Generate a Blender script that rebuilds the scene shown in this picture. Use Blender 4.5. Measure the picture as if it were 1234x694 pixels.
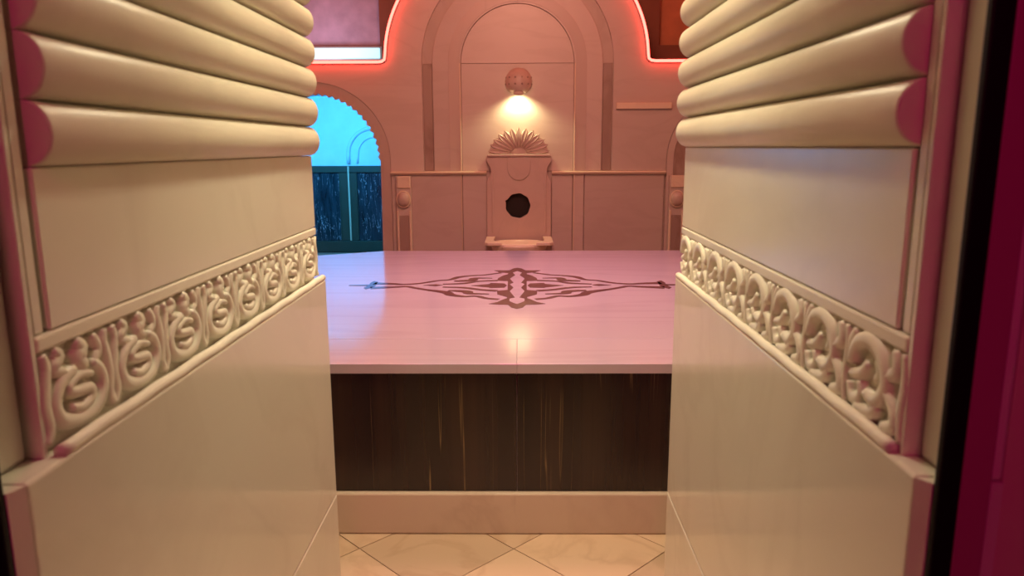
import bpy, bmesh, math, random
from mathutils import Vector, Matrix
random.seed(7)
for o in list(bpy.data.objects):
    bpy.data.objects.remove(o, do_unlink=True)
sc = bpy.context.scene
COL = sc.collection
PI = math.pi

# ------------------------------------------------------------------ camera
cam_d = bpy.data.cameras.new('camera')
cam = bpy.data.objects.new('camera', cam_d)
COL.objects.link(cam)
cam_d.sensor_fit = 'HORIZONTAL'
cam_d.sensor_width = 36.0
cam_d.lens = 890.0 / 1234.0 * 36.0
cam_d.clip_start = 0.02
p, yaw, roll = math.radians(10.8), math.radians(.58), math.radians(.2)
fw = Vector((-math.sin(yaw)*math.cos(p), math.cos(yaw)*math.cos(p), -math.sin(p)))
r0 = fw.cross(Vector((0, 0, 1))).normalized()
u0 = r0.cross(fw)
r1 = r0*math.cos(roll) - u0*math.sin(roll)
u1 = u0*math.cos(roll) + r0*math.sin(roll)
cam.matrix_world = Matrix(((r1.x, u1.x, -fw.x, 0), (r1.y, u1.y, -fw.y, 0), (r1.z, u1.z, -fw.z, 1.2), (0, 0, 0, 1)))
cam_d.dof.use_dof = True
cam_d.dof.focus_distance = 3.4
cam_d.dof.aperture_fstop = 7.0
sc.camera = cam

# ------------------------------------------------------------------ world, lights, exposure
w = bpy.data.worlds.new('world'); sc.world = w
w.use_nodes = True
w.node_tree.nodes['Background'].inputs[0].default_value = (.30, .03, .10, 1)
w.node_tree.nodes['Background'].inputs[1].default_value = .05
vs = sc.view_settings
vs.view_transform = 'Standard'; vs.look = 'None'; vs.gamma = 1.0; vs.use_curve_mapping = False
vs.exposure = 0.15


def lamp(name, kind, loc, power, color, size=.1, target=None, **kw):
    d = bpy.data.lights.new(name, kind)
    d.energy = power; d.color = color
    if kind == 'AREA':
        d.shape = 'DISK'; d.size = size
    else:
        d.shadow_soft_size = size
    for k, v in kw.items():
        setattr(d, k, v)
    o = bpy.data.objects.new(name, d); COL.objects.link(o); o.location = loc
    if target is not None:
        o.rotation_euler = (Vector(target) - Vector(loc)).to_track_quat('-Z', 'Y').to_euler()
    return o


# warm lamp at the chamber end of the passage vault
lamp('passage_lamp', 'POINT', (-.04, 1.60, 2.22), 20, (1.0, .93, .60), .07)
lamp('passage_spot', 'SPOT', (-.04, 1.30, 2.24), 44, (1.0, .91, .60), .06, (-.04, 1.30, 0), spot_size=math.radians(66), spot_blend=1.0)  # extra spot added to lift the lower panels, no fixture of its own
# unseen warm spot added to brighten the floor, skirting and platform front
lamp('entry_downlight', 'SPOT', (-.04, 1.76, 3.12), 125, (1.0, .76, .44), .10, (-.04, 2.0, 0), spot_size=math.radians(100), spot_blend=.7)
# pink coloured light of the domed chamber
lamp('chamber_lamp', 'AREA', (0, 3.5, 3.1), 12, (1.0, .45, .84), 1.6, (0, 3.5, 0), spread=math.radians(105))
# unseen area light added to throw salmon onto the fountain wall
lamp('wall_wash_lamp', 'AREA', (0, 3.0, 3.0), 43, (1.0, .40, .26), .8, (0, 6.0, 1.0))
# magenta light of the anteroom behind the doorway
lamp('anteroom_lamp', 'POINT', (-.05, -.9, 2.1), 22, (1.0, .02, .23), .12)
# blue light of the side room
lamp('side_room_lamp', 'AREA', (-2.0, 7.2, 1.74), 68, (.045, .42, 1.0), .7, (-2.0, 8.2, .8))
# added cool fill, hidden behind the wall shoulder, brightening the recess plaster
lamp('recess_cove_light', 'AREA', (-1.75, 6.40, 1.90), 3.5, (.80, .74, 1.0), .25, (-1.70, 7.05, 2.45))


# ------------------------------------------------------------------ materials
def new_mat(name):
    m = bpy.data.materials.new(name); m.use_nodes = True
    nt = m.node_tree
    return m, nt, nt.nodes['Principled BSDF'], nt.nodes, nt.links


def marble(name, base, vein, rough=.25, scale=2.0, amount=.35, stretch=(1, 1, 1), var=.10, bump=0.02, coat=0.0, ior=1.5):
    m, nt, b, N, L = new_mat(name)
    tc = N.new('ShaderNodeNewGeometry')
    oi = N.new('ShaderNodeObjectInfo')
    add = N.new('ShaderNodeVectorMath'); add.operation = 'MULTIPLY_ADD'
    comb = N.new('ShaderNodeCombineXYZ')
    mul = N.new('ShaderNodeMath'); mul.operation = 'MULTIPLY'; mul.inputs[1].default_value = 13.0
    L.new(oi.outputs['Random'], mul.inputs[0])
    for i in range(3):
        L.new(mul.outputs[0], comb.inputs[i])
    L.new(tc.outputs['Position'], add.inputs[0]); add.inputs[1].default_value = stretch
    L.new(comb.outputs[0], add.inputs[2])
    n1 = N.new('ShaderNodeTexNoise'); n1.inputs['Scale'].default_value = scale; n1.inputs['Detail'].default_value = 6
    n1.inputs['Distortion'].default_value = 1.2
    L.new(add.outputs[0], n1.inputs['Vector'])
    ramp = N.new('ShaderNodeValToRGB')
    e = ramp.color_ramp.elements
    e[0].position = .44; e[0].color = (0, 0, 0, 1)
    e[1].position = .56; e[1].color = (0, 0, 0, 1)
    x = e.new(.50); x.color = (1, 1, 1, 1)
    L.new(n1.outputs[0], ramp.inputs[0])
    n2 = N.new('ShaderNodeTexNoise'); n2.inputs['Scale'].default_value = scale*.6; n2.inputs['Detail'].default_value = 3
    L.new(add.outputs[0], n2.inputs['Vector'])
    fac = N.new('ShaderNodeMath'); fac.operation = 'MULTIPLY'
    L.new(ramp.outputs[0], fac.inputs[0]); L.new(n2.outputs[0], fac.inputs[1])
    fac2 = N.new('ShaderNodeMath'); fac2.operation = 'MULTIPLY'; fac2.inputs[1].default_value = amount*2
    L.new(fac.outputs[0], fac2.inputs[0])
    mix = N.new('ShaderNodeMix'); mix.data_type = 'RGBA'
    mix.inputs[6].default_value = (*base, 1); mix.inputs[7].default_value = (*vein, 1)
    L.new(fac2.outputs[0], mix.inputs[0])
    hsv = N.new('ShaderNodeHueSaturation')
    mr = N.new('ShaderNodeMapRange'); mr.inputs[3].default_value = 1-var; mr.inputs[4].default_value = 1+var*.4
    L.new(oi.outputs['Random'], mr.inputs[0]); L.new(mr.outputs[0], hsv.inputs['Value'])
    L.new(mix.outputs[2], hsv.inputs['Color'])
    L.new(hsv.outputs[0], b.inputs['Base Color'])
    b.inputs['Roughness'].default_value = rough
    b.inputs['Coat Weight'].default_value = coat
    b.inputs['IOR'].default_value = ior
    b.inputs['Coat Roughness'].default_value = .08
    if bump:
        bp = N.new('ShaderNodeBump'); bp.inputs['Strength'].default_value = bump; bp.inputs['Distance'].default_value = .01
        L.new(n2.outputs[0], bp.inputs['Height']); L.new(bp.outputs[0], b.inputs['Normal'])
    return m


def plain(name, color, rough=.5, metal=0.0, emit=None, strength=0.0, noise=0.0, spec=.5):
    m, nt, b, N, L = new_mat(name)
    b.inputs['Base Color'].default_value = (*color, 1)
    b.inputs['Roughness'].default_value = rough
    b.inputs['Metallic'].default_value = metal
    b.inputs['Specular IOR Level'].default_value = spec
    if noise:
        g = N.new('ShaderNodeNewGeometry')
        n = N.new('ShaderNodeTexNoise'); n.inputs['Scale'].default_value = 6; n.inputs['Detail'].default_value = 6
        L.new(g.outputs['Position'], n.inputs['Vector'])
        h = N.new('ShaderNodeHueSaturation'); h.inputs['Color'].default_value = (*color, 1)
        mr = N.new('ShaderNodeMapRange'); mr.inputs[1].default_value = .3; mr.inputs[2].default_value = .7
        mr.inputs[3].default_value = 1-noise; mr.inputs[4].default_value = 1+noise
        L.new(n.outputs[0], mr.inputs[0]); L.new(mr.outputs[0], h.inputs['Value']); L.new(h.outputs[0], b.inputs['Base Color'])
    if emit:
        b.inputs['Emission Color'].default_value = (*emit, 1)
        b.inputs['Emission Strength'].default_value = strength
    return m


def dark_marble(name, stretch, c0=(.010, .007, .005), c1=(.036, .020, .011), gold=(.20, .14, .055), cov=(.45, .68)):
    m, nt, b, N, L = new_mat(name)
    g = N.new('ShaderNodeNewGeometry')
    oi = N.new('ShaderNodeObjectInfo')
    mu = N.new('ShaderNodeMath'); mu.operation = 'MULTIPLY'; mu.inputs[1].default_value = 9
    L.new(oi.outputs['Random'], mu.inputs[0])
    v = N.new('ShaderNodeVectorMath'); v.operation = 'MULTIPLY_ADD'; v.inputs[1].default_value = stretch
    L.new(g.outputs['Position'], v.inputs[0]); L.new(mu.outputs[0], v.inputs[2])
    n1 = N.new('ShaderNodeTexNoise'); n1.inputs['Scale'].default_value = 1.0; n1.inputs['Detail'].default_value = 7
    n1.inputs['Roughness'].default_value = .62; n1.inputs['Distortion'].default_value = .15
    L.new(v.outputs[0], n1.inputs['Vector'])
    r1_ = N.new('ShaderNodeValToRGB')
    r1_.color_ramp.elements[0].position = .35; r1_.color_ramp.elements[0].color = (*c0, 1)
    r1_.color_ramp.elements[1].position = .70; r1_.color_ramp.elements[1].color = (*c1, 1)
    L.new(n1.outputs[0], r1_.inputs[0])
    n2 = N.new('ShaderNodeTexNoise'); n2.inputs['Scale'].default_value = 1.3; n2.inputs['Detail'].default_value = 3
    n2.inputs['Distortion'].default_value = .25
    ofs = N.new('ShaderNodeVectorMath'); ofs.operation = 'ADD'; ofs.inputs[1].default_value = (5.3, 1.7, 2.2)
    L.new(v.outputs[0], ofs.inputs[0]); L.new(ofs.outputs[0], n2.inputs['Vector'])
    r2 = N.new('ShaderNodeValToRGB'); e = r2.color_ramp.elements
    e[0].position = .495; e[0].color = (0, 0, 0, 1); e[1].position = .505; e[1].color = (0, 0, 0, 1)
    x = e.new(.50); x.color = (1, 1, 1, 1)
    L.new(n2.outputs[0], r2.inputs[0])
    n3 = N.new('ShaderNodeTexNoise'); n3.inputs['Scale'].default_value = 3.0; n3.inputs['Detail'].default_value = 2
    L.new(g.outputs['Position'], n3.inputs['Vector'])
    r3 = N.new('ShaderNodeMapRange'); r3.inputs[1].default_value = cov[0]; r3.inputs[2].default_value = cov[1]
    L.new(n3.outputs[0], r3.inputs[0])
    mm = N.new('ShaderNodeMath'); mm.operation = 'MULTIPLY'
    L.new(r2.outputs[0], mm.inputs[0]); L.new(r3.outputs[0], mm.inputs[1])
    mix = N.new('ShaderNodeMix'); mix.data_type = 'RGBA'
    L.new(mm.outputs[0], mix.inputs[0]); L.new(r1_.outputs[0], mix.inputs[6]); mix.inputs[7].default_value = (*gold, 1)
    L.new(mix.outputs[2], b.inputs['Base Color'])
    b.inputs['Roughness'].default_value = .22
    return m


M = {}
M['cream'] = marble('cream_marble', (.80, .75, .63), (.68, .62, .51), .20, 2.2, .25, var=.05)
M['cream_low'] = marble('cream_marble_polished', (.78, .73, .61), (.66, .60, .49), .12, 2.2, .25, var=.04, bump=.01)
M['cream_roll'] = marble('cream_marble_rolls', (.76, .71, .56), (.62, .57, .44), .40, 2.2, .2, var=.05)
M['cream_carved'] = marble('cream_marble_carved', (.84, .79, .66), (.7, .64, .5), .40, 3.0, .15, var=.04)  # paler than the plain cream: light caught by the relief put into colour
M['slab'] = marble('platform_marble', (.60, .50, .57), (.44, .34, .40), .12, 1.3, .22, (.35, 3.2, 1), var=.05, bump=0, ior=1.9)
M['skirt'] = marble('skirting_marble', (.66, .52, .42), (.5, .36, .28), .3, 3, .25, var=.05)
M['tile'] = marble('floor_tile_marble', (.68, .49, .35), (.52, .34, .22), .28, 3.0, .5, var=.16)
M['wall'] = marble('back_wall_marble', (.64, .50, .44), (.54, .40, .34), .35, 1.8, .30, (.6, 1, 2.0), var=.10)
M['wall_dark'] = marble('back_wall_brown_marble', (.42, .29, .24), (.28, .17, .13), .35, 2.5, .5, (1, 1, .4), var=.12)
M['wall_arch'] = marble('doorway_marble', (.58, .43, .37), (.46, .32, .27), .35, 2.5, .3, (1, 1, .4), var=.05)  # darker wall tone; on the doorway ring it paints soft shade
M['rail'] = marble('rail_marble', (.84, .66, .50), (.66, .48, .36), .3, 3, .2, var=.04)
M['fount'] = marble('fountain_marble', (.60, .44, .37), (.50, .35, .29), .38, 3.5, .2, var=.04)
M['plaster'] = plain('mauve_plaster', (.60, .38, .46), .8, noise=.18)
M['brownpanel'] = plain('brown_red_panel', (.68, .21, .09), .6, noise=.12)
M['brownframe'] = plain('brown_frame', (.28, .075, .035), .6, noise=.12)
M['shell'] = plain('shell_plaster', (.55, .42, .38), .8, noise=.06)
M['dark'] = dark_marble('dark_veined_marble', (10.0, 1.0, .24))
M['inlay'] = marble('inlay_dark_stone', (.115, .035, .045), (.06, .02, .025), .16, 8, .4, var=.05, bump=0)
M['grout'] = plain('grout', (.26, .17, .11), .9, noise=.1)
M['black'] = plain('black_rubber', (.004, .003, .003), .55, spec=.2)
M['maglacq'] = plain('magenta_lacquer', (.46, .12, .26), .30)
M['maglacq2'] = plain('magenta_lacquer_pale', (.72, .58, .46), .22)
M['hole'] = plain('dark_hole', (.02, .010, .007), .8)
M['neon'] = plain('neon_red_tube', (.5, .1, .1), .4, emit=(1.0, .055, .040), strength=11.0)
M['channel'] = plain('red_neon_channel', (.45, .05, .04), .5)
M['led'] = plain('cyan_white_led', (.5, .6, .6), .4, emit=(.42, .86, 1.0), strength=1.0)  # glow standing in for light falling on the ledge
M['bulb'] = plain('warm_bulb', (.8, .7, .4), .4, emit=(1.0, .86, .45), strength=12)
M['bluewall'] = plain('pale_plaster', (.70, .72, .74), .55, noise=.05)
M['bluedark'] = dark_marble('black_streaked_marble', (20, 20, 3.0), (.006, .010, .014), (.03, .05, .06), (.75, .8, .8), cov=(.30, .55))
M['dadoframe'] = plain('dark_dado_frame', (.045, .048, .030), .35, noise=.1)
M['gilt'] = plain('pale_gilt_bead', (.62, .50, .34), .3)


# ------------------------------------------------------------------ helpers
def link_mesh(name, me, mat, parent=None, smooth=False):
    if mat:
        me.materials.append(M[mat])
    for po in me.polygons:
        po.use_smooth = smooth
    o = bpy.data.objects.new(name, me); COL.objects.link(o)
    if parent:
        o.parent = parent
        o.matrix_parent_inverse = parent_world(parent).inverted()
    return o


def parent_world(o):
    m = Matrix.Translation(o.location)
    if o.parent:
        return m
    return m


def from_bm(name, bm, mat, parent=None, smooth=False):
    bmesh.ops.recalc_face_normals(bm, faces=bm.faces)
    me = bpy.data.meshes.new(name); bm.to_mesh(me); bm.free()
    return link_mesh(name, me, mat, parent, smooth)


def tag(o, label, cat=None, group=None, kind=None):
    o['label'] = label
    if cat: o['category'] = cat
    if group: o['group'] = group
    if kind: o['kind'] = kind
    return o


def empty(name, loc, label, cat, group=None, kind=None):
    o = bpy.data.objects.new(name, None); COL.objects.link(o); o.location = loc
    o.empty_display_size = .05
    return tag(o, label, cat, group, kind)


def box_bm(x0, x1, y0, y1, z0, z1, bev=0.0, seg=2, bm=None):
    b = bmesh.new()
    vv = [b.verts.new((x, y, z)) for x in (min(x0, x1), max(x0, x1)) for y in (min(y0, y1), max(y0, y1)) for z in (min(z0, z1), max(z0, z1))]
    for f in ((0, 1, 3, 2), (4, 6, 7, 5), (0, 4, 5, 1), (2, 3, 7, 6), (0, 2, 6, 4), (1, 5, 7, 3)):
        b.faces.new([vv[i] for i in f])
    if bev:
        bmesh.ops.bevel(b, geom=list(b.edges), offset=bev, segments=seg, affect='EDGES', profile=.5)
    if bm is not None:
        me = bpy.data.meshes.new('t'); b.to_mesh(me); bm.from_mesh(me); bpy.data.meshes.remove(me); b.free()
        return bm
    return b


def box(name, x0, x1, y0, y1, z0, z1, mat, parent=None, bev=0.0, seg=2):
    return from_bm(name, box_bm(x0, x1, y0, y1, z0, z1, bev, seg), mat, parent)


def flat_mesh(loops, thick, bevel=0.0):
    """filled 2D outline (with holes) as a solid of given thickness, local XY plane, centred on z=0"""
    cu = bpy.data.curves.new('t', 'CURVE'); cu.dimensions = '2D'; cu.fill_mode = 'BOTH'
    cu.extrude = max(thick/2 - bevel, 1e-5)
    if bevel:
        cu.bevel_depth = bevel; cu.bevel_resolution = 1; cu.offset = -bevel
    for lp in loops:
        sp = cu.splines.new('POLY'); sp.points.add(len(lp)-1)
        for i, q in enumerate(lp):
            sp.points[i].co = (q[0], q[1], 0, 1)
        sp.use_cyclic_u = True
    ob = bpy.data.objects.new('t', cu); COL.objects.link(ob)
    dg = bpy.context.evaluated_depsgraph_get(); dg.update()
    me = bpy.data.meshes.new_from_object(ob.evaluated_get(dg))
    bpy.data.objects.remove(ob); bpy.data.curves.remove(cu)
    me.materials.clear()
    return me


def plate(name, loops, y_front, thick, mat, parent=None, bevel=0.0):
    """upright slab: outline in (x, z), front face towards -Y at y_front"""
    me = flat_mesh(loops, thick, bevel)
    yc = y_front + thick/2
    me.transform(Matrix(((1, 0, 0, 0), (0, 0, -1, yc), (0, 1, 0, 0), (0, 0, 0, 1))))
    me.name = name
    return link_mesh(name, me, mat, parent)


def slab(name, loops, z_top, thick, mat, parent=None, bevel=0.0):
    me = flat_mesh(loops, thick, bevel)
    me.transform(Matrix.Translation((0, 0, z_top - thick/2)))
    me.name = name
    return link_mesh(name, me, mat, parent)


def arc(cx, cz, rx, rz, a0, a1, n=24):
    return [(cx + rx*math.cos(a0 + (a1-a0)*i/n), cz + rz*math.sin(a0 + (a1-a0)*i/n)) for i in range(n+1)]


def rect(x0, x1, z0, z1):
    return [(x0, z0), (x1, z0), (x1, z1), (x0, z1)]


def tube_bm(path, r, n=8, bm=None, caps=True):
    bm = bm or bmesh.new()
    path = [Vector(q) for q in path]
    rings = []
    dv = path[-1] - path[0]
    up = Vector((0, 0, 1)) if abs(dv.y) > max(abs(dv.x), abs(dv.z)) else Vector((0, 1, 0))
    for i, q in enumerate(path):
        t = (path[min(i+1, len(path)-1)] - path[max(i-1, 0)]).normalized()
        a = up.cross(t)
        if a.length < 1e-4:
            a = Vector((1, 0, 0)).cross(t)
        a.normalize(); b = t.cross(a)
        rr = r[i] if isinstance(r, (list, tuple)) else r
        rings.append([bm.verts.new(q + (a*math.cos(2*PI*k/n) + b*math.sin(2*PI*k/n))*rr) for k in range(n)])
    for i in range(len(rings)-1):
        for k in range(n):
            bm.faces.new((rings[i][k], rings[i][(k+1) % n], rings[i+1][(k+1) % n], rings[i+1][k]))
    if caps:
        bm.faces.new(rings[0]); bm.faces.new(rings[-1])
    return bm


def lathe_bm(profile, cx, cy, n=24, a0=0.0, a1=2*PI, bm=None):
    bm = bm or bmesh.new()
    full = abs(a1-a0-2*PI) < 1e-6
    cnt = n if full else n+1
    cols = []
    for k in range(cnt):
        a = a0 + (a1-a0)*k/n
        cols.append([bm.verts.new((cx + r*math.cos(a), cy + r*math.sin(a), z)) for r, z in profile])
    for k in range(n):
        c0, c1 = cols[k], cols[(k+1) % cnt]
        for i in range(len(profile)-1):
            bm.faces.new((c0[i], c1[i], c1[i+1], c0[i+1]))
    bmesh.ops.remove_doubles(bm, verts=bm.verts, dist=1e-5)
    return bm


def smooth_path(pts, sub=6):
    out = []
    n = len(pts)
    P = [Vector(q) for q in pts]
    for i in range(n-1):
        p0, p1, p2, p3 = P[max(i-1, 0)], P[i], P[i+1], P[min(i+2, n-1)]
        for k in range(sub):
            t = k/sub
            out.append(.5*((2*p1) + (p2-p0)*t + (2*p0-5*p1+4*p2-p3)*t*t + (3*p1-p0-3*p2+p3)*t**3))
    out.append(P[-1])
    return out


def stroke_outline(pts, widths, sub=5):
    """closed outline of a tapered stroke through 2D pts; widths are interpolated"""
    pa = smooth_path([(x, y, 0) for x, y in pts], sub)
    n = len(pa); L, R_ = [], []
    for i, q in enumerate(pa):
        t = (pa[min(i+1, n-1)] - pa[max(i-1, 0)]); t.normalize()
        nn = Vector((-t.y, t.x, 0))
        f = i/(n-1)*(len(widths)-1); a = int(min(f, len(widths)-2)); ww = widths[a] + (widths[a+1]-widths[a])*(f-a)
        L.append((q.x + nn.x*ww/2, q.y + nn.y*ww/2)); R_.append((q.x - nn.x*ww/2, q.y - nn.y*ww/2))
    return L + R_[::-1]


def ridge(bm, pts, w, h, sub=4, base=0.0):
    """raised rounded ribbon on the local XY plane, crest towards +Z"""
    pa = smooth_path([(x, y, 0) for x, y in pts], sub)
    n = len(pa); rows = []
    for i, q in enumerate(pa):
        t = (pa[min(i+1, n-1)] - pa[max(i-1, 0)]); t.normalize()
        nn = Vector((-t.y, t.x, 0))
        f = i/(n-1)
        ww = w*1.3*(.45 + .55*math.sin(PI*min(1, max(0, .12 + .80*f))))
        rows.append([bm.verts.new((q.x + nn.x*ww*k, q.y + nn.y*ww*k, base + hh)) for k, hh in ((-.5, 0), (-.36, h*.82), (0, h), (.36, h*.82), (.5, 0))])
    for i in range(n-1):
        for k in range(4):
            bm.faces.new((rows[i][k], rows[i][k+1], rows[i+1][k+1], rows[i+1][k]))
    bm.faces.new(rows[0]); bm.faces.new(rows[-1][::-1])


# ------------------------------------------------------------------ floor
floor = box('floor', -3.2, 3.2, -1.6, 9.0, -.12, -.006, 'grout')
tag(floor, 'beige marble floor tiled diagonally in front of the platform', 'floor', kind='structure')


def clip(poly, x0, x1, y0, y1):
    def half(pl, f, inter):
        out = []
        for i, a in enumerate(pl):
            b = pl[i-1]
            if f(a):
                if not f(b): out.append(inter(b, a))
                out.append(a)
            elif f(b):
                out.append(inter(b, a))
        return out

    def ix(v): return lambda a, b: (v, a[1] + (b[1]-a[1])*(v-a[0])/(b[0]-a[0]))
    def iy(v): return lambda a, b: (a[0] + (b[0]-a[0])*(v-a[1])/(b[1]-a[1]), v)
    for f, g in ((lambda q: q[0] >= x0, ix(x0)), (lambda q: q[0] <= x1, ix(x1)), (lambda q: q[1] >= y0, iy(y0)), (lambda q: q[1] <= y1, iy(y1))):
        if not poly: return poly
        poly = half(poly, f, g)
    return poly


TD = .47/2
for (X0, X1, Y0, Y1) in ((-.438, .350, -.6, 1.652), (-1.9, 1.9, 1.652, 2.160)):
    for i in range(-14, 15):
        for j in range(-14, 15):
            cx_, cy_ = -.018 + (i-j)*TD, 2.058 + TD + (i+j)*TD
            g = .0022
            poly = clip([(cx_, cy_-TD+g), (cx_+TD-g, cy_), (cx_, cy_+TD-g), (cx_-TD+g, cy_)], X0, X1, Y0, Y1)
            if len(poly) < 3: continue
            ar = abs(sum(poly[k-1][0]*poly[k][1]-poly[k][0]*poly[k-1][1] for k in range(len(poly))))/2
            if ar < .0004: continue
            bm = bmesh.new()
            zz = random.uniform(-.0008, .0004)
            lo = [bm.verts.new((x, y, -.0055)) for x, y in poly]; hi = [bm.verts.new((x, y, zz)) for x, y in poly]
            bm.faces.new(hi); bm.faces.new(lo[::-1])
            for k in range(len(poly)):
                bm.faces.new((lo[k-1], lo[k], hi[k], hi[k-1]))
            from_bm('tile', bm, 'tile', floor)

# ------------------------------------------------------------------ passage walls
Y_FAR = 1.65
side = {
    'left': dict(s=-1, yr=.702, yl=.610, W=.458, low=.440, zr=1.183, tip=.437, joint=.381, ltop=.906),
    'right': dict(s=1, yr=.690, yl=.6200, W=.364, low=.353, zr=1.199, tip=.341, joint=.389, ltop=.910),
}
RP = .0622       # spacing of the half-round mouldings


def motif_palmette():
    bm = bmesh.new()
    tw, th = .1222, .088
    def S(pts): return [(x*tw, (y-.5)*th) for x, y in pts]
    def both(pts, w_, h_):
        ridge(bm, S(pts), w_, h_); ridge(bm, S([(-x, y) for x, y in pts]), w_, h_)
    ridge(bm, S([(-.06, .68), (-.24, .60), (-.35, .38), (-.26, .15), (.0, .06), (.24, .12), (.35, .32), (.31, .54), (.20, .66)]), .0165, .013)
    ridge(bm, S([(-.15, .26), (.0, .19), (.15, .25), (.13, .37), (-.08, .41), (-.17, .50), (.0, .59), (.17, .53)]), .0125, .013)
    ridge(bm, S([(.10, .66), (.02, .78), (.08, .88), (.0, .99)]), .0190, .013)
    ridge(bm, S([(.24, .66), (.34, .78), (.26, .98)]), .0130, .011)
    ridge(bm, S([(-.18, .70), (-.33, .78), (-.22, .90), (-.30, .99)]), .0140, .012)
    both([(.50, .0), (.44, .16), (.47, .42), (.44, .66), (.41, .84), (.44, .99)], .0150, .012)
    return bm


def motif_acanthus():
    bm = bmesh.new()
    tw, th = .1222, .088
    def S(pts): return [(x*tw, (y-.5)*th) for x, y in pts]
    for pts, w_, h_ in (
        ([(-.42, .56), (-.31, .84), (-.06, .93), (.17, .76), (.22, .48), (.07, .26), (-.10, .30)], .0185, .014),
        ([(-.40, .42), (-.22, .48), (-.10, .66)], .0140, .012),
        ([(.22, .46), (.36, .32), (.40, .12), (.22, .05)], .0165, .013),
        ([(.12, .24), (.0, .09), (-.26, .05)], .0155, .013),
        ([(-.43, .30), (-.36, .12), (-.20, .19), (-.24, .38)], .0140, .012),
        ([(.24, .64), (.38, .76), (.33, .98)], .0160, .013),
        ([(.02, .50), (.08, .60), (.02, .74)], .0120, .010),
        ([(-.45, .62), (-.44, .80), (-.36, .98)], .0130, .012),
        ([(.50, .0), (.47, .30), (.50, .66), (.47, .99)], .0130, .012),
    ):
        ridge(bm, S(pts), w_, h_)
    return bm


def mesh_of(bm, name):
    bmesh.ops.recalc_face_normals(bm, faces=bm.faces)
    me = bpy.data.meshes.new(name); bm.to_mesh(me); bm.free()
    for po in me.polygons: po.use_smooth = True
    return me


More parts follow.
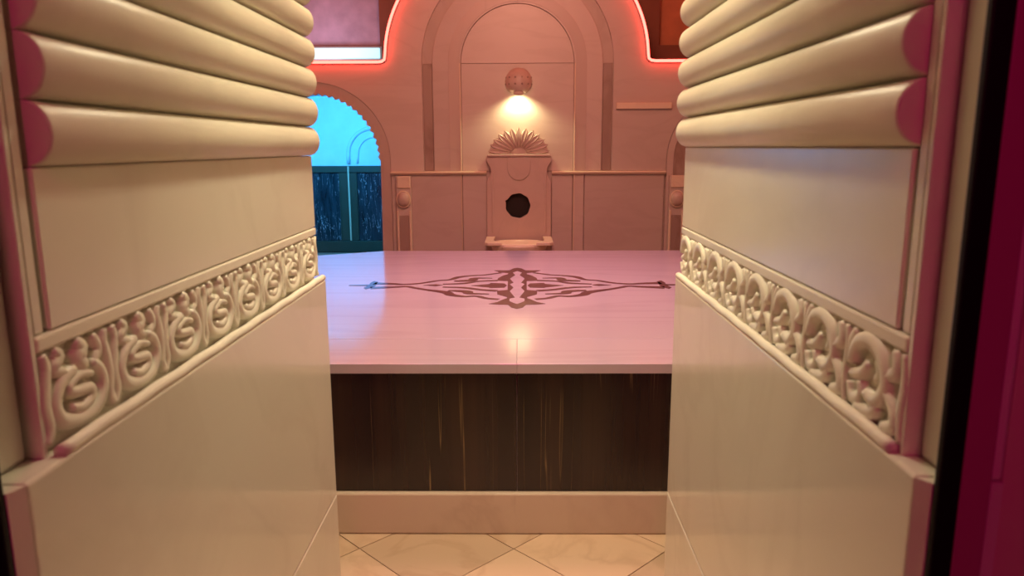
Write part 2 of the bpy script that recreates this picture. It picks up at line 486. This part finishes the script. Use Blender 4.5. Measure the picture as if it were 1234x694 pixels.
for nm, d in side.items():
    s, W = d['s'], d['W']
    wall = box('wall_'+nm, s*(W+.022), s*3.0, .66, Y_FAR, 0, 3.2, 'shell')
    tag(wall, 'cream marble %s jamb of the passage with half-round rolls above a carved %s frieze'
        % (('passage-side', 'palmette') if nm == 'left' else ('facing', 'acanthus scroll')), 'wall', kind='structure')
    wall['label'] = ('cream marble passage wall carrying rolls and a frieze of ring-shaped palmettes' if nm == 'left'
                     else 'cream marble passage wall with rolls and leaf-scroll frieze beside the black door seal')
    # lower cladding
    box('lower_panel', s*d['low'], s*(W+.021), d['yl'], Y_FAR, d['joint']+.0012, d['ltop'], 'cream_low', wall, .004, 3)
    box('base_panel', s*d['low'], s*(W+.021), d['yl'], Y_FAR, .001, d['joint']-.0012, 'cream_low', wall, .002, 1)
    # frieze
    fr = box('frieze', s*(W+.009), s*(W+.021), .672, Y_FAR, d['ltop']+.001, 1.0245, 'cream_carved', wall)
    box('frieze_fillet', s*(W-.0015), s*(W+.0085), .672, Y_FAR, 1.008, 1.0245, 'cream_carved', wall, .003, 2)
    bm = bmesh.new()
    nseg = 60
    path = []
    for k in range(nseg+1):
        y = .672 + (Y_FAR-.672)*k/nseg
        path.append((s*(d['low']+.0068), y, d['ltop']+.0045 + .0007*math.sin(y*2*PI/.12)))
    from_bm('frieze_bead', tube_bm(path, .0072, 12), 'cream_carved', wall, True)
    me = mesh_of(motif_palmette() if nm == 'left' else motif_acanthus(), 'frieze_tile')
    me.materials.append(M['cream_carved'])
    for k in range(8):
        o = bpy.data.objects.new('frieze_tile', me); COL.objects.link(o); o.parent = fr
        yc = .672 + (k+.5)*.12225
        zc = (d['ltop']+.009 + 1.008)/2
        xs = s*(W+.0088)
        if s < 0:
            o.matrix_local = Matrix(((0, 0, 1, xs), (1, 0, 0, yc), (0, 1, 0, zc), (0, 0, 0, 1)))
        else:
            o.matrix_local = Matrix(((0, 0, -1, xs), (-1, 0, 0, yc), (0, 1, 0, zc), (0, 0, 0, 1)))
    # upper cladding
    box('upper_panel', s*W, s*(W+.021), .697, Y_FAR, 1.0255, d['zr']-.0005, 'cream', wall, .002, 1)
    box('end_strip', s*(W+.001), s*(W+.021), .673, .6885, 1.0255, 2.28, 'cream', wall, .002, 1)
    # half-round mouldings
    bm = bmesh.new()
    prof = [(W+.021, -RP/2+.0003), (W+.004, -RP/2+.0003)]
    px0 = W+.004; depth = px0 - d['tip']
    nn = 16
    for k in range(1, nn):
        a = -PI/2 + PI*k/nn
        prof.append((px0 - depth*math.cos(a), (RP/2-.0003)*math.sin(a)))
    prof += [(W+.004, RP/2-.0003), (W+.021, RP/2-.0003)]
    ya, yb = d['yr'], Y_FAR
    rows = []
    for y, sh in ((ya, .0025), (ya+.004, 0), (yb-.004, 0), (yb, .0025)):
        row = []
        for i, (x, z) in enumerate(prof):
            x2 = x + (sh if 1 < i < len(prof)-2 else 0)
            row.append(bm.verts.new((s*x2, y, z*(1 - (sh*20 if 1 < i < len(prof)-2 else 0)))))
        rows.append(row)
    for a in range(3):
        for i in range(len(prof)-1):
            f = bm.faces.new((rows[a][i], rows[a][i+1], rows[a+1][i+1], rows[a+1][i])); f.smooth = True
    bm.faces.new(rows[0]); bm.faces.new(rows[-1])
    bmesh.ops.recalc_face_normals(bm, faces=bm.faces)
    me = bpy.data.meshes.new('roll_moulding'); bm.to_mesh(me); bm.free()
    me.materials.append(M['cream_roll'])
    for k in range(12):
        o = bpy.data.objects.new('roll_moulding', me); COL.objects.link(o); o.parent = wall
        o.location = (0, 0, d['zr'] + RP*(k+.5))
    ztop = d['zr'] + RP*12
    box('upper_panel', s*(W+.002), s*(W+.021), .6895, Y_FAR, ztop+.001, 2.28, 'cream', wall)
    # stepped return towards the anteroom
    box('jamb_face', s*(W), s*(W+.0225), .664, .6715, d['ltop'], 2.28, 'cream', wall, .001, 1)
    g0, g1 = (.362, .6065) if s > 0 else (.447, .592)      # inner edge and back of the door seal
    box('jamb_return', s*(W+.016), s*(W+.06), g1+.002, .6635, d['ltop'], 2.28, 'cream', wall, .004, 2)
    bm = bmesh.new()
    pv = [(d['low'], d['yl']-.0008), (g0-.0005, g1+.0008), (W+.06, g1+.0008), (W+.06, d['yl']-.0008)]
    lo = [bm.verts.new((s*x, y, .001)) for x, y in pv]; hi = [bm.verts.new((s*x, y, d['ltop']-.001)) for x, y in pv]
    bm.faces.new(lo); bm.faces.new(hi)
    for k in range(4):
        bm.faces.new((lo[k-1], lo[k], hi[k], hi[k-1]))
    from_bm('jamb_base', bm, 'cream', wall)
    # anteroom side
    t = box('trim_%d' % (1 if s < 0 else 2), s*g0, s*(g0+.0195), g1-.0085, g1, 0, 2.3, 'black', None, .002, 2)
    tag(t, 'black rubber door seal along the %s jamb' % ('palmette-side' if s < 0 else 'leaf-scroll side'), 'door seal', kind='structure')
    ds = box('door_%d' % (1 if s < 0 else 2), s*(g0+.0200), s*(g0+.047), g1-.0065, g1, 0, 2.3, 'maglacq', None, .002, 2)
    tag(ds, 'magenta door frame post beside the black seal, %s side' % ('palmette' if s < 0 else 'leaf-scroll'), 'door frame', kind='structure')
    fw_ = box('wall_front_'+nm, s*(W+.061), s*3.0, g1+.005, .659, 0, 3.2, 'maglacq2', None)
    tag(fw_, 'magenta lit anteroom wall next to the %s' % ('palmette-side jamb' if s < 0 else 'leaf-scroll-side jamb'), 'wall', kind='structure')

ceil1 = box('ceiling_passage', -.48, .386, .63, Y_FAR, 2.285, 2.5, 'shell')
tag(ceil1, 'plaster soffit over the marble passage', 'ceiling', kind='structure')

# ------------------------------------------------------------------ chamber shell
tag(box('ceiling', -3.0, 3.0, Y_FAR, 7.4, 3.2, 3.35, 'shell'), 'plaster ceiling over the bath chamber', 'ceiling', kind='structure')
tag(box('wall_west', -3.0, -2.7, Y_FAR+.005, 7.4, 0, 3.19, 'wall'), 'marble side wall of the chamber on the blue doorway side', 'wall', kind='structure')
tag(box('wall_east', 2.7, 3.0, Y_FAR+.005, 7.4, 0, 3.19, 'wall'), 'marble side wall of the chamber opposite the blue doorway', 'wall', kind='structure')

# ------------------------------------------------------------------ back wall with doorway, arches and neon profile
YB = 6.0
ZS = 1.850                       # shoulder height
DX, DR, DZ = -1.640, .524, 1.098   # arched doorway: centre, radius, spring
BX = 1.700                       # blind arch opposite
outline = [(-2.69, 0), (DX-DR, 0), (DX-DR, DZ)] + arc(DX, DZ, DR, DR, PI, 0, 32)[1:] + [(DX+DR, 0), (2.69, 0), (2.69, ZS), (1.01, ZS)] \
    + arc(-.02, ZS+.02, 1.03, .96, 0, PI, 40) + [(-1.05, ZS), (-2.69, ZS)]
wb = plate('wall_back', [outline], YB+.03, .24, 'wall_arch')
tag(wb, 'pinkish marble wall with nested arch panels, stepped top edge and arched doorway', 'wall', kind='structure')

CX = -.012
R_OUT, R_MID, R_IN = .752, .668, .445
Z_SP = 1.845
# facing slabs either side of the arch (above rail)
zb = 1.012


def spandrel(sg):
    top = arc(-.02, ZS+.02, 1.03, .96, PI/2, PI if sg < 0 else 0, 24)
    edge = [(-1.05, ZS), (-2.68, ZS)] if sg < 0 else [(1.01, ZS), (2.68, ZS)]
    if sg < 0:
        low = [(-2.68, 1.012), (DX-DR-.085, 1.012), (DX-DR-.085, DZ)] + arc(DX, DZ, DR+.085, DR+.085, PI, 0, 28)[1:] + [(DX+DR+.085, zb)]
    else:
        low = [(2.68, 1.012), (BX+DR, 1.012), (BX+DR, DZ)] + arc(BX, DZ, DR, DR, 0, PI, 28)[1:] + [(BX-DR, zb)]
    inner = [(CX+sg*R_OUT, zb)] + arc(CX, Z_SP, R_OUT, R_OUT*1.03, PI if sg < 0 else 0, PI/2, 24)
    return [q for q in top + edge + low + inner]


def dedupe(lp):
    out = []
    for q in lp:
        if not out or (abs(q[0]-out[-1][0]) + abs(q[1]-out[-1][1])) > 1e-4: out.append(q)
    return out


for sg in (-1, 1):
    lp = dedupe(spandrel(sg))
    lp = [(x - sg*0 + (sg*.001 if abs(x-CX) < .002 else 0), z) for x, z in lp]
    plate('spandrel_slab', [lp], YB, .0295, 'wall', wb, .002)
# ring round the doorway: saw-toothed edge, its darker tone painting soft shade
nt_ = 30
tooth = []
for k in range(nt_*2+1):
    a = PI*k/(nt_*2)
    rr = DR - (.016 if k % 2 else -.004)
    tooth.append((DX + rr*math.cos(a), DZ + rr*math.sin(a)))
plate('door_architrave', [dedupe([(DX+DR+.083, .002), (DX+DR+.083, DZ)] + arc(DX, DZ, DR+.083, DR+.083, 0, PI, 32)[1:] + [(DX-DR-.083, .002), (DX-DR+.004, .002)] + tooth[::-1] + [(DX+DR-.004, .002)])],
      YB+.006, .0235, 'wall_arch', wb, .0)
# ring between the groove and the inner panel
for sg in (-1, 1):
    lp = [(CX+sg*R_MID, zb)] + arc(CX, Z_SP, R_MID, R_MID*1.02, PI if sg < 0 else 0, PI/2, 24) + [(CX, Z_SP+R_IN)][:0] \
        + arc(CX, Z_SP, R_IN, R_IN, PI/2, PI if sg < 0 else 0, 24) + [(CX+sg*R_IN, zb)]
    lp = [(x + (sg*.0008 if abs(x-CX) < .002 else 0), z) for x, z in dedupe(lp)]
    plate('arch_ring', [lp], YB+.004, .0255, 'wall', wb, .003)
    # darker step along the inner edge of the ring
    r0_, r1_s = R_IN+.014, R_IN+.098
    a_ = PI if sg < 0 else 0
    lp = [(CX+sg*r1_s, zb)] + arc(CX, Z_SP, r1_s, r1_s, a_, PI/2, 24) + arc(CX, Z_SP, r0_, r0_, PI/2, a_, 24) + [(CX+sg*r0_, zb)]
    lp = [(x + (sg*.0008 if abs(x-CX) < .002 else 0), z) for x, z in dedupe(lp)]
    plate('arch_step', [lp], YB-.001, .0046, 'wall_arch', wb, .001)
    # fluted strip in the groove
    box('groove_strip', CX+sg*(R_MID+.006), CX+sg*(R_OUT-.006), YB+.020, YB+.0295, zb, Z_SP, 'wall_dark', wb, .003, 1)
    # slim strip beside inner panel
    box('edge_bead', CX+sg*(R_IN+.004), CX+sg*(R_IN+.012), YB-.004, YB+.0035, .30, Z_SP, 'rail', wb, .002, 1)
plate('inner_panel', [rect(CX-R_IN+.003, CX+R_IN-.003, zb, Z_SP-.001)], YB+.016, .0135, 'wall', wb, .002)
plate('tympanum', [dedupe(arc(CX, Z_SP+.001, R_IN-.003, R_IN-.003, 0, PI, 32))], YB+.014, .0155, 'wall', wb, .002)
# wainscot panels under the rail
for x0, x1 in ((-1.030, -.470), (-.455, -.262), (.262, .428), (.434, .520), (.526, 1.165)):
    plate('wainscot_panel', [rect(x0, x1, .0, .985)], YB+.004, .0255, 'wall', wb, .003)
for x0, x1 in ((-1.030, -.262), (.262, 1.172)):
    bm = bmesh.new()
    pr = [(YB+.029, .982), (YB-.012, .984), (YB-.030, .992), (YB-.036, 1.002), (YB-.030, 1.010), (YB+.029, 1.0115)]
    A = [bm.verts.new((x0, y, z)) for y, z in pr]; B = [bm.verts.new((x1, y, z)) for y, z in pr]
    for i in range(len(pr)):
        bm.faces.new((A[i-1], A[i], B[i], B[i-1]))
    bm.faces.new(A); bm.faces.new(B)
    from_bm('rail', bm, 'rail', wb)
box('wall_ledge', .765, 1.20, YB-.030, YB-.0005, 1.492, 1.540, 'rail', wb, .004, 2)
# blind arch recess field
plate('blind_arch_panel', [dedupe([(BX-DR+.004, .0), (BX+DR-.004, .0), (BX+DR-.004, DZ)] + arc(BX, DZ, DR-.004, DR-.004, 0, PI, 28)[1:])], YB+.022, .0075, 'wall_dark', wb)
lp = dedupe([(BX-DR+.06, .0), (BX-DR+.06, DZ)] + arc(BX, DZ, DR-.06, DR-.06, PI, 0, 28)[1:] + [(BX+DR-.06, .0), (BX+DR-.005, .0), (BX+DR-.005, DZ)] + arc(BX, DZ, DR-.005, DR-.005, 0, PI, 28)[1:] + [(BX-DR+.005, 0)])
plate('blind_arch_border', [lp], YB+.008, .0135, 'wall', wb, .003)

# carved pilasters flanking the wainscot
for i, (xc, lab) in enumerate(((-.928, 'carved marble pilaster with round boss beside the blue doorway'), (1.262, 'carved marble pilaster with round boss beside the blind arch'))):
    r = empty('pilaster', (xc, YB-.04, 0), lab, 'pilaster', 'carved pilasters on the fountain wall')
    hw = .060
    box('shaft', xc-hw, xc+hw, YB-.040, YB+.003, .06, .975, 'wall', r, .004, 2)
    for q in (-1, 1):
        box('shaft_edge', xc+q*(hw-.018), xc+q*(hw-.002), YB-.056, YB-.0405, .07, .70, 'rail', r, .004, 2)
    box('shaft_panel', xc-hw+.022, xc+hw-.022, YB-.046, YB-.0405, .08, .66, 'wall_dark', r, .002, 1)
    box('plinth', xc-hw-.012, xc+hw+.012, YB-.062, YB+.003, 0, .059, 'wall', r, .004, 2)
    box('cap', xc-hw+.012, xc+hw-.004, YB-.054, YB-.0405, .88, .974, 'rail', r, .005, 2)
    bm = bmesh.new()
    bmesh.ops.create_uvsphere(bm, u_segments=20, v_segments=12, radius=.052, matrix=Matrix.Translation((xc, YB-.055, .79)) @ Matrix.Diagonal((1, .8, 1.15, 1)))
    boss = from_bm('boss', bm, 'fount', r, True)
    bm = tube_bm([(xc+.054*math.cos(2*PI*k/24), YB-.058, .79+.064*math.sin(2*PI*k/24)) for k in range(25)], .006, 6, caps=False)
    from_bm('boss_ring', bm, 'rail', boss, True)

# neon
neon = empty('neon_tube', (-.02, YB-.01, ZS), 'glowing red neon tube tracing the stepped arch edge of the wall', 'neon light')
npath = [(-2.6, ZS+.004), (-1.10, ZS+.004), (-1.068, ZS+.008), (-1.048, ZS+.022), (-1.043, ZS+.05)] + arc(-.02, ZS+.02, 1.022, .955, PI-.10, .10, 60) + \
        [(1.003, ZS+.05), (1.008, ZS+.022), (1.028, ZS+.008), (1.06, ZS+.004), (2.6, ZS+.004)]
from_bm('tube', tube_bm([(x, YB-.034, z) for x, z in npath], .0105, 8), 'neon', neon, True)
from_bm('channel', tube_bm([(x, YB-.0135, z+.001) for x, z in npath], .012, 6), 'channel', neon, True)

# ------------------------------------------------------------------ space above the shoulders
tag(box('wall_loft', -2.69, 2.69, YB+.275, 6.99, 1.80, 1.842, 'shell'), 'plaster shelf behind the stepped wall top', 'shelf', kind='structure')
YF = 6.9
wf = plate('wall_far', [rect(-2.69, 2.69, 1.845, 3.19), rect(-2.35, -1.245, 2.09, 2.95), rect(1.25, 2.35, 2.09, 2.95)], YF, .12, 'brownframe')
tag(wf, 'brown upper wall with framed recesses behind the neon edge', 'wall', kind='structure')
box('recess_panel', -2.40, -1.20, YF+.125, YF+.16, 2.05, 3.0, 'plaster', wf)
box('recess_panel', 1.20, 2.40, YF+.125, YF+.16, 2.05, 3.0, 'brownpanel', wf)
ledge_glow = empty('led_light_bar', (-1.75, YF-.03, 1.98), 'cyan white light bar on the ledge below the mauve plaster recess', 'light bar')
box('diffuser', -2.3, -1.245, YF-.032, YF-.008, 1.985, 2.075, 'led', ledge_glow, .006, 2)  # ledge face made to glow, painting the light that falls on it
box('housing', -2.31, -1.225, YF-.0075, YF-.001, 1.972, 2.088, 'shell', ledge_glow, .002, 1)

# ------------------------------------------------------------------ blue side room
tag(box('wall_side_back', -2.69, -.8, 8.6, 8.75, 0, 1.80, 'bluewall'), 'blue lit wall seen through the arched doorway', 'wall', kind='structure')
tag(box('wall_side_east', -.95, -.8, YB+.275, 8.595, 0, 1.80, 'bluewall'), 'blue lit side wall of the room behind the doorway', 'wall', kind='structure')
tag(box('wall_side_west', -2.85, -2.70, YB+.275, 8.595, 0, 1.80, 'bluewall'), 'far side wall of the blue lit room', 'wall', kind='structure')
tag(box('ceiling_side', -2.69, -.8, 7.0, 8.75, 1.801, 1.86, 'bluewall'), 'ceiling of the blue lit room', 'ceiling', kind='structure')
da = bpy.data.objects.new('blind_arch_moulding', None)
wsb = bpy.data.objects['wall_side_back']
bm = tube_bm([(x, 8.592, z) for x, z in [(-1.96, 1.02)] + arc(-1.66, 1.12, .30, .30, PI, 0, 24) + [(-1.36, 1.02)]], .022, 8)
from_bm('arch_moulding', bm, 'bluewall', wsb, True)
bm = tube_bm([(x, 8.592, z) for x, z in [(-1.86, 1.02)] + arc(-1.66, 1.12, .19, .20, PI, 0, 20) + [(-1.46, 1.02)]], .012, 8)
from_bm('arch_moulding', bm, 'bluewall', wsb, True)
dado = empty('dark_dado', (-1.75, 8.55, 0), 'dark streaked marble dado with framed panels in the blue lit room', 'dado')
box('plinth', -2.68, -.96, 8.545, 8.598, .001, .13, 'dadoframe', dado, .004, 1)
box('top_rail', -2.68, -.96, 8.55, 8.598, .92, .995, 'dadoframe', dado, .004, 1)
for x0, x1 in ((-2.40, -2.075), (-1.865, -1.52), (-1.33, -1.0)):
    box('streaked_panel', x0, x1, 8.575, 8.597, .132, .918, 'bluedark', dado, .003, 1)
for x0, x1 in ((-2.68, -2.403), (-2.072, -1.868), (-1.517, -1.333)):
    box('stile', x0, x1, 8.56, 8.598, .132, .918, 'dadoframe', dado, .004, 1)
box('gilt_bead', -1.968, -1.950, 8.540, 8.5595, .135, .99, 'gilt', dado, .003, 1)
for x in (-2.068, -1.872):
    box('frame_bead', x-.006, x+.006, 8.552, 8.5595, .14, .91, 'dadoframe', dado, .002, 1)

# ------------------------------------------------------------------ platform
ZP = .556
pl = empty('marble_platform', (0, 3.4, 0), 'low heated marble platform with dark veined sides and inlaid medallion', 'platform')
YF0, YF1 = 2.163, 4.636
octo = [(-1.55, YF0+.012), (1.60, YF0+.012), (1.60, 4.30), (1.02, YF1-.012), (-.84, YF1-.012), (-1.55, 4.25)]
slab('core', [octo], .522, .521, 'shell', pl)
XJ = -.008
for x0, x1 in ((-1.57, XJ-.0001), (XJ+.0001, 1.62)):
    box('border_slab', x0, x1, YF0-.014, 2.4480, ZP-.030, ZP, 'slab', pl, .0012, 2)
slab('top_slab', [[(-1.57, 2.4505), (1.62, 2.4505), (1.62, 4.31), (1.03, YF1), (-.85, YF1), (-1.57, 4.26)]], ZP, .030, 'slab', pl, .0015)
for x0, x1 in ((-1.555, XJ-.0010), (XJ+.0010, 1.605)):
    box('front_panel', x0, x1, YF0-.001, YF0+.0115, .1375, .5255, 'dark', pl, .001, 1)
    box('skirting', x0-.01, x1+.004 if x1 > 0 else x1, YF0-.020, YF0+.0115, .0008, .1365, 'skirt', pl, .005, 2)
for x, q in ((-1.551, -1), (1.601, 1)):
    box('side_panel', x, x+q*.010, YF0+.02, 4.24, .1375, .5255, 'dark', pl)
    box('skirting', x, x+q*.025, YF0+.02, 4.24, .0008, .1365, 'skirt', pl, .004, 1)
# inlaid medallion
IX, IY = -.010, 3.440
ring_out = [(0.0, 0.518), (0.023, 0.494), (0.042, 0.433), (0.124, 0.432), (0.093, 0.374), (0.048, 0.344), (0.048, 0.313), (0.073, 0.271), (0.096, 0.196), (0.1, 0.129), (0.067, 0.117), (0.046, 0.117), (0.045, -0.003), (0.044, -0.115), (0.092, -0.136), (0.088, -0.215), (0.060, -0.255), (0.045, -0.275), (0.043, -0.302), (0.058, -0.326), (0.084, -0.385), (0.119, -0.42), (0.077, -0.434), (0.037, -0.439), (0.024, -0.491), (0.0, -0.518)]
ring_in = [(0.0, 0.415), (0.025, 0.37), (0.012, 0.284), (0.036, 0.189), (0.034, 0.161), (0.019, 0.072), (0.036, 0.034), (0.018, -0.056), (0.034, -0.142), (0.010, -0.286), (0.033, -0.308), (0.032, -0.367), (0.018, -0.396), (0.0, -0.425)]
EV = {'arrow': [(0.049, -0.003), (0.061, 0.049), (0.129, 0.063), (0.133, 0.033), (0.173, 0.018), (0.219, -0.004), (0.171, -0.033), (0.134, -0.05), (0.125, -0.064), (0.059, -0.056)],
      'leaf': [(0.354, 0.009), (0.389, 0.031), (0.447, 0.005), (0.384, -0.017)],
      'bud': [(0.677, 0.096), (0.703, 0.123), (0.712, 0.065), (0.707, 0.028), (0.80, 0.016), (0.80, -0.002), (0.708, -0.009), (0.718, -0.059), (0.701, -0.093), (0.679, -0.058), (0.672, -0.008)]}
ST = [([(0.085, 0.357), (0.164, 0.295), (0.235, 0.269), (0.296, 0.227), (0.333, 0.154), (0.392, 0.126), (0.467, 0.056), (0.544, 0.029), (0.6, 0.044), (0.69, 0.054)], [.018, .018, .020, .030, .020, .020, .022, .022, .030, .045]),
      ([(0.125, 0.196), (0.209, 0.195), (0.227, 0.135), (0.309, 0.115)], [.010, .024, .040, .040, .020]),
      ([(0.098, 0.129), (0.191, 0.108), (0.256, 0.054), (0.356, 0.031)], [.026, .020, .026, .016]),
      ([(0.092, -0.136), (0.167, -0.109), (0.249, -0.058), (0.349, -0.041)], [.028, .026, .026, .014]),
      ([(0.125, -0.209), (0.214, -0.196), (0.23, -0.15), (0.315, -0.128)], [.010, .026, .040, .036, .018]),
      ([(0.079, -0.326), (0.134, -0.303), (0.18, -0.257), (0.235, -0.263), (0.294, -0.226), (0.324, -0.168), (0.421, -0.105), (0.478, -0.06), (0.523, -0.025), (0.58, -0.04), (0.685, -0.062)], [.022, .022, .022, .024, .034, .040, .022, .022, .022, .030, .045])]
inl = bpy.data.objects.new('inlay', None); COL.objects.link(inl); inl.parent = pl
inl.matrix_parent_inverse = Matrix.Translation((0, 3.4, 0)).inverted(); inl['label'] = 'dark brown stone medallion inlaid in the platform top'


def inl_slab(name, loops):
    lps = [[(IX+x, IY+y) for x, y in lp] for lp in loops]
    me = flat_mesh(lps, .0014)
    me.transform(Matrix.Translation((0, 0, ZP+.0003)))
    o = link_mesh(name, me, 'inlay'); o.parent = inl; o.matrix_parent_inverse = Matrix()
    return o


mir = lambda lp: [(-x, y) for x, y in lp]
inl_slab('inlay_ring', [ring_out + mir(ring_out)[-2:0:-1], ring_in + mir(ring_in)[-2:0:-1]])
for k, lp in EV.items():
    inl_slab('inlay_'+k, [lp]); inl_slab('inlay_'+k, [mir(lp)])
for pts, ws in ST:
    inl_slab('inlay_scroll', [stroke_outline(pts, [q*1.25 for q in ws])]); inl_slab('inlay_scroll', [stroke_outline(mir(pts), [q*1.25 for q in ws])])

# ------------------------------------------------------------------ fountain backplate
FX = -.002
ft = empty('fountain_backplate', (FX, YB-.05, 0), 'carved marble fountain backplate with fan crest and round dark opening', 'fountain')
hole = [(FX-.008+(.098 + .0022*math.cos(9*a) + (.012 if abs(a-2.75) < .12 else 0))*math.cos(a), .737+(.098 + .0022*math.cos(9*a))*math.sin(a)) for a in [2*PI*k/48 for k in range(48)]]
W2 = .258
body = [(FX-W2, .0), (FX+W2, .0), (FX+W2, .93)] + [(FX+W2-.035*math.sin(PI*t), .93+.16*t) for t in (.15, .3, .5, .7, .85)] + [(FX+W2, 1.09), (FX+W2, 1.125), (FX-W2, 1.125), (FX-W2, 1.09)] \
    + [(FX-W2+.035*math.sin(PI*t), 1.09-.16*t) for t in (.15, .3, .5, .7, .85)] + [(FX-W2, .93)]
plate('plate', [body, hole], YB-.045, .048, 'fount', ft, .004)
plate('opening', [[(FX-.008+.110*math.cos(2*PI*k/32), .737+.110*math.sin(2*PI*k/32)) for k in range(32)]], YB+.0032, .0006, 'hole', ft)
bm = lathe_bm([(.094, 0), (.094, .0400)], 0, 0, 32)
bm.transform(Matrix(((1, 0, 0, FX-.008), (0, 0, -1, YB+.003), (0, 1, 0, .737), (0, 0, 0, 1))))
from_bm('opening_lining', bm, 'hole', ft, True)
frm = [(FX-.155, .50), (FX-.155, 1.02)]
for q in (-1, 1):
    box('side_bead', FX+q*.205, FX+q*.220, YB-.055, YB-.0455, .52, 1.0, 'fount', ft, .003, 2)
box('crest_base', FX-W2+.006, FX+W2-.006, YB-.062, YB+.003, 1.1255, 1.145, 'fount', ft, .005, 2)
med = [(FX-.092, 1.12), (FX+.092, 1.12)] + [(FX+.092*math.cos(a), 1.035-.095*math.sin(a)) for a in [PI*k/16 for k in range(17)]]
plate('medallion', [dedupe(med)], YB-.056, .0105, 'fount', ft, .003)
cr = plate('crest', [dedupe(arc(FX, 1.1455, .235, .175, 0, PI, 24))], YB-.030, .033, 'fount', ft, .003)
NP = 13
for k in range(NP):
    a = PI*(k+.5)/NP
    ca, sa = math.cos(a), math.sin(a)
    bm = bmesh.new()
    rows = []
    L0, L1 = .060, .250
    for i in range(7):
        t = i/6
        rr = L0 + (L1-L0)*t
        wd = (.006 + .024*math.sin(PI*min(.62, t*.66))) * (1 if t < .8 else (1-t)/.2*.75+.02)
        hh = .010 + .016*math.sin(PI*min(1, t+.05))
        row = []
        for o_, h_ in ((-1, 0), (-.55, .8), (0, .55), (.55, .8), (1, 0)):
            lx, lz = rr, o_*wd
            row.append(bm.verts.new((FX + lx*ca*1.0 - lz*sa, YB-.030-h_*hh, 1.1465 + (lx*sa + lz*ca)*.83 + .0)))
        rows.append(row)
    for i in range(6):
        for j in range(4):
            bm.faces.new((rows[i][j], rows[i][j+1], rows[i+1][j+1], rows[i+1][j]))
    for row in (rows[0], rows[-1]):
        bm.faces.new(row)
    # back faces so each petal is a solid
    for i in range(6):
        bm.faces.new((rows[i][0], rows[i+1][0], rows[i+1][4], rows[i][4]))
    bmesh.ops.translate(bm, verts=bm.verts, vec=(0, -.0005, 0))
    from_bm('petal', bm, 'fount', cr, False)

# basin
bs = empty('stone_basin', (FX, YB-.25, 0), 'pale marble basin with flat rim ears under the fountain opening', 'basin')
bowl = [(.02, .30), (.10, .31), (.16, .345), (.205, .41), (.222, .455), (.222, .468), (.200, .470), (.185, .455), (.15, .40), (.08, .365), (.001, .36)]
bm = lathe_bm([(.001, .30)]+bowl, FX, YB-.285, 32)
from_bm('bowl', bm, 'rail', bs, True)
for q in (-1, 1):
    lp = [(FX+q*.13, YB-.46), (FX+q*.235, YB-.46), (FX+q*.262, YB-.43), (FX+q*.262, YB-.06), (FX+q*.19, YB-.06), (FX+q*.20, YB-.28), (FX+q*.17, YB-.40)]
    slab('rim_ear', [lp], .492, .026, 'rail', bs, .005)
box('front_lip', FX-.132, FX+.132, YB-.475, YB-.455, .452, .478, 'rail', bs, .006, 2)
bm = lathe_bm([(.001, 0), (.17, 0), (.17, .05), (.13, .08), (.10, .16), (.10, .24), (.13, .29), (.14, .302), (.001, .303)], FX, YB-.285, 24)
from_bm('pedestal', bm, 'fount', bs, True)

# ------------------------------------------------------------------ wall sconce
sn = empty('wall_sconce', (-.003, YB, 1.60), 'carved stone wall lamp shining down above the fountain crest', 'lamp')
SX = -.003
plate('wall_plate', [[(SX+.080*math.cos(2*PI*k/28), 1.715+.085*math.sin(2*PI*k/28)) for k in range(28)]], YB-.004, .0185, 'fount', sn, .003)
prof = [(.072, 1.618), (.100, 1.640), (.121, 1.675), (.127, 1.715), (.115, 1.765), (.088, 1.805), (.05, 1.828), (.001, 1.836)]
inn = [(.001, 1.826), (.046, 1.816), (.080, 1.795), (.104, 1.758), (.115, 1.715), (.110, 1.678), (.090, 1.648), (.062, 1.618)]
prof = [(q*.84, 1.618+(z-1.618)*.88) for q, z in prof]; inn = [(q*.84, 1.618+(z-1.618)*.88) for q, z in inn]
bm = lathe_bm([(.062*.84, 1.618)] + prof + inn, SX, YB-.006, 24, PI, 2*PI)
sh = from_bm('shade', bm, 'fount', sn, True)
for a in [PI + PI*(k+.5)/6 for k in range(6)]:
    for zc, rr in ((1.682, .104), (1.732, .1000)):
        bm = bmesh.new()
        bmesh.ops.create_uvsphere(bm, u_segments=10, v_segments=6, radius=.008, matrix=Matrix.Translation((SX+rr*math.cos(a), YB-.006+rr*math.sin(a), zc)))
        from_bm('shade_dot', bm, 'wall_dark', sh, True)
bm = bmesh.new()
bmesh.ops.create_uvsphere(bm, u_segments=16, v_segments=10, radius=.03, matrix=Matrix.Translation((SX, YB-.066, 1.612)) @ Matrix.Diagonal((1.3, .5, .6, 1)))
from_bm('shade_tip', bm, 'fount', sn, True)
bm = bmesh.new()
bmesh.ops.create_uvsphere(bm, u_segments=14, v_segments=10, radius=.016, matrix=Matrix.Translation((SX, YB-.035, 1.640)))
from_bm('bulb', bm, 'bulb', sn, True)
lamp('sconce_light', 'SPOT', (SX, YB-.060, 1.612), 34.0, (1.0, .92, .48), .025, (SX, YB-.030, .8), spot_size=math.radians(146), spot_blend=.8)
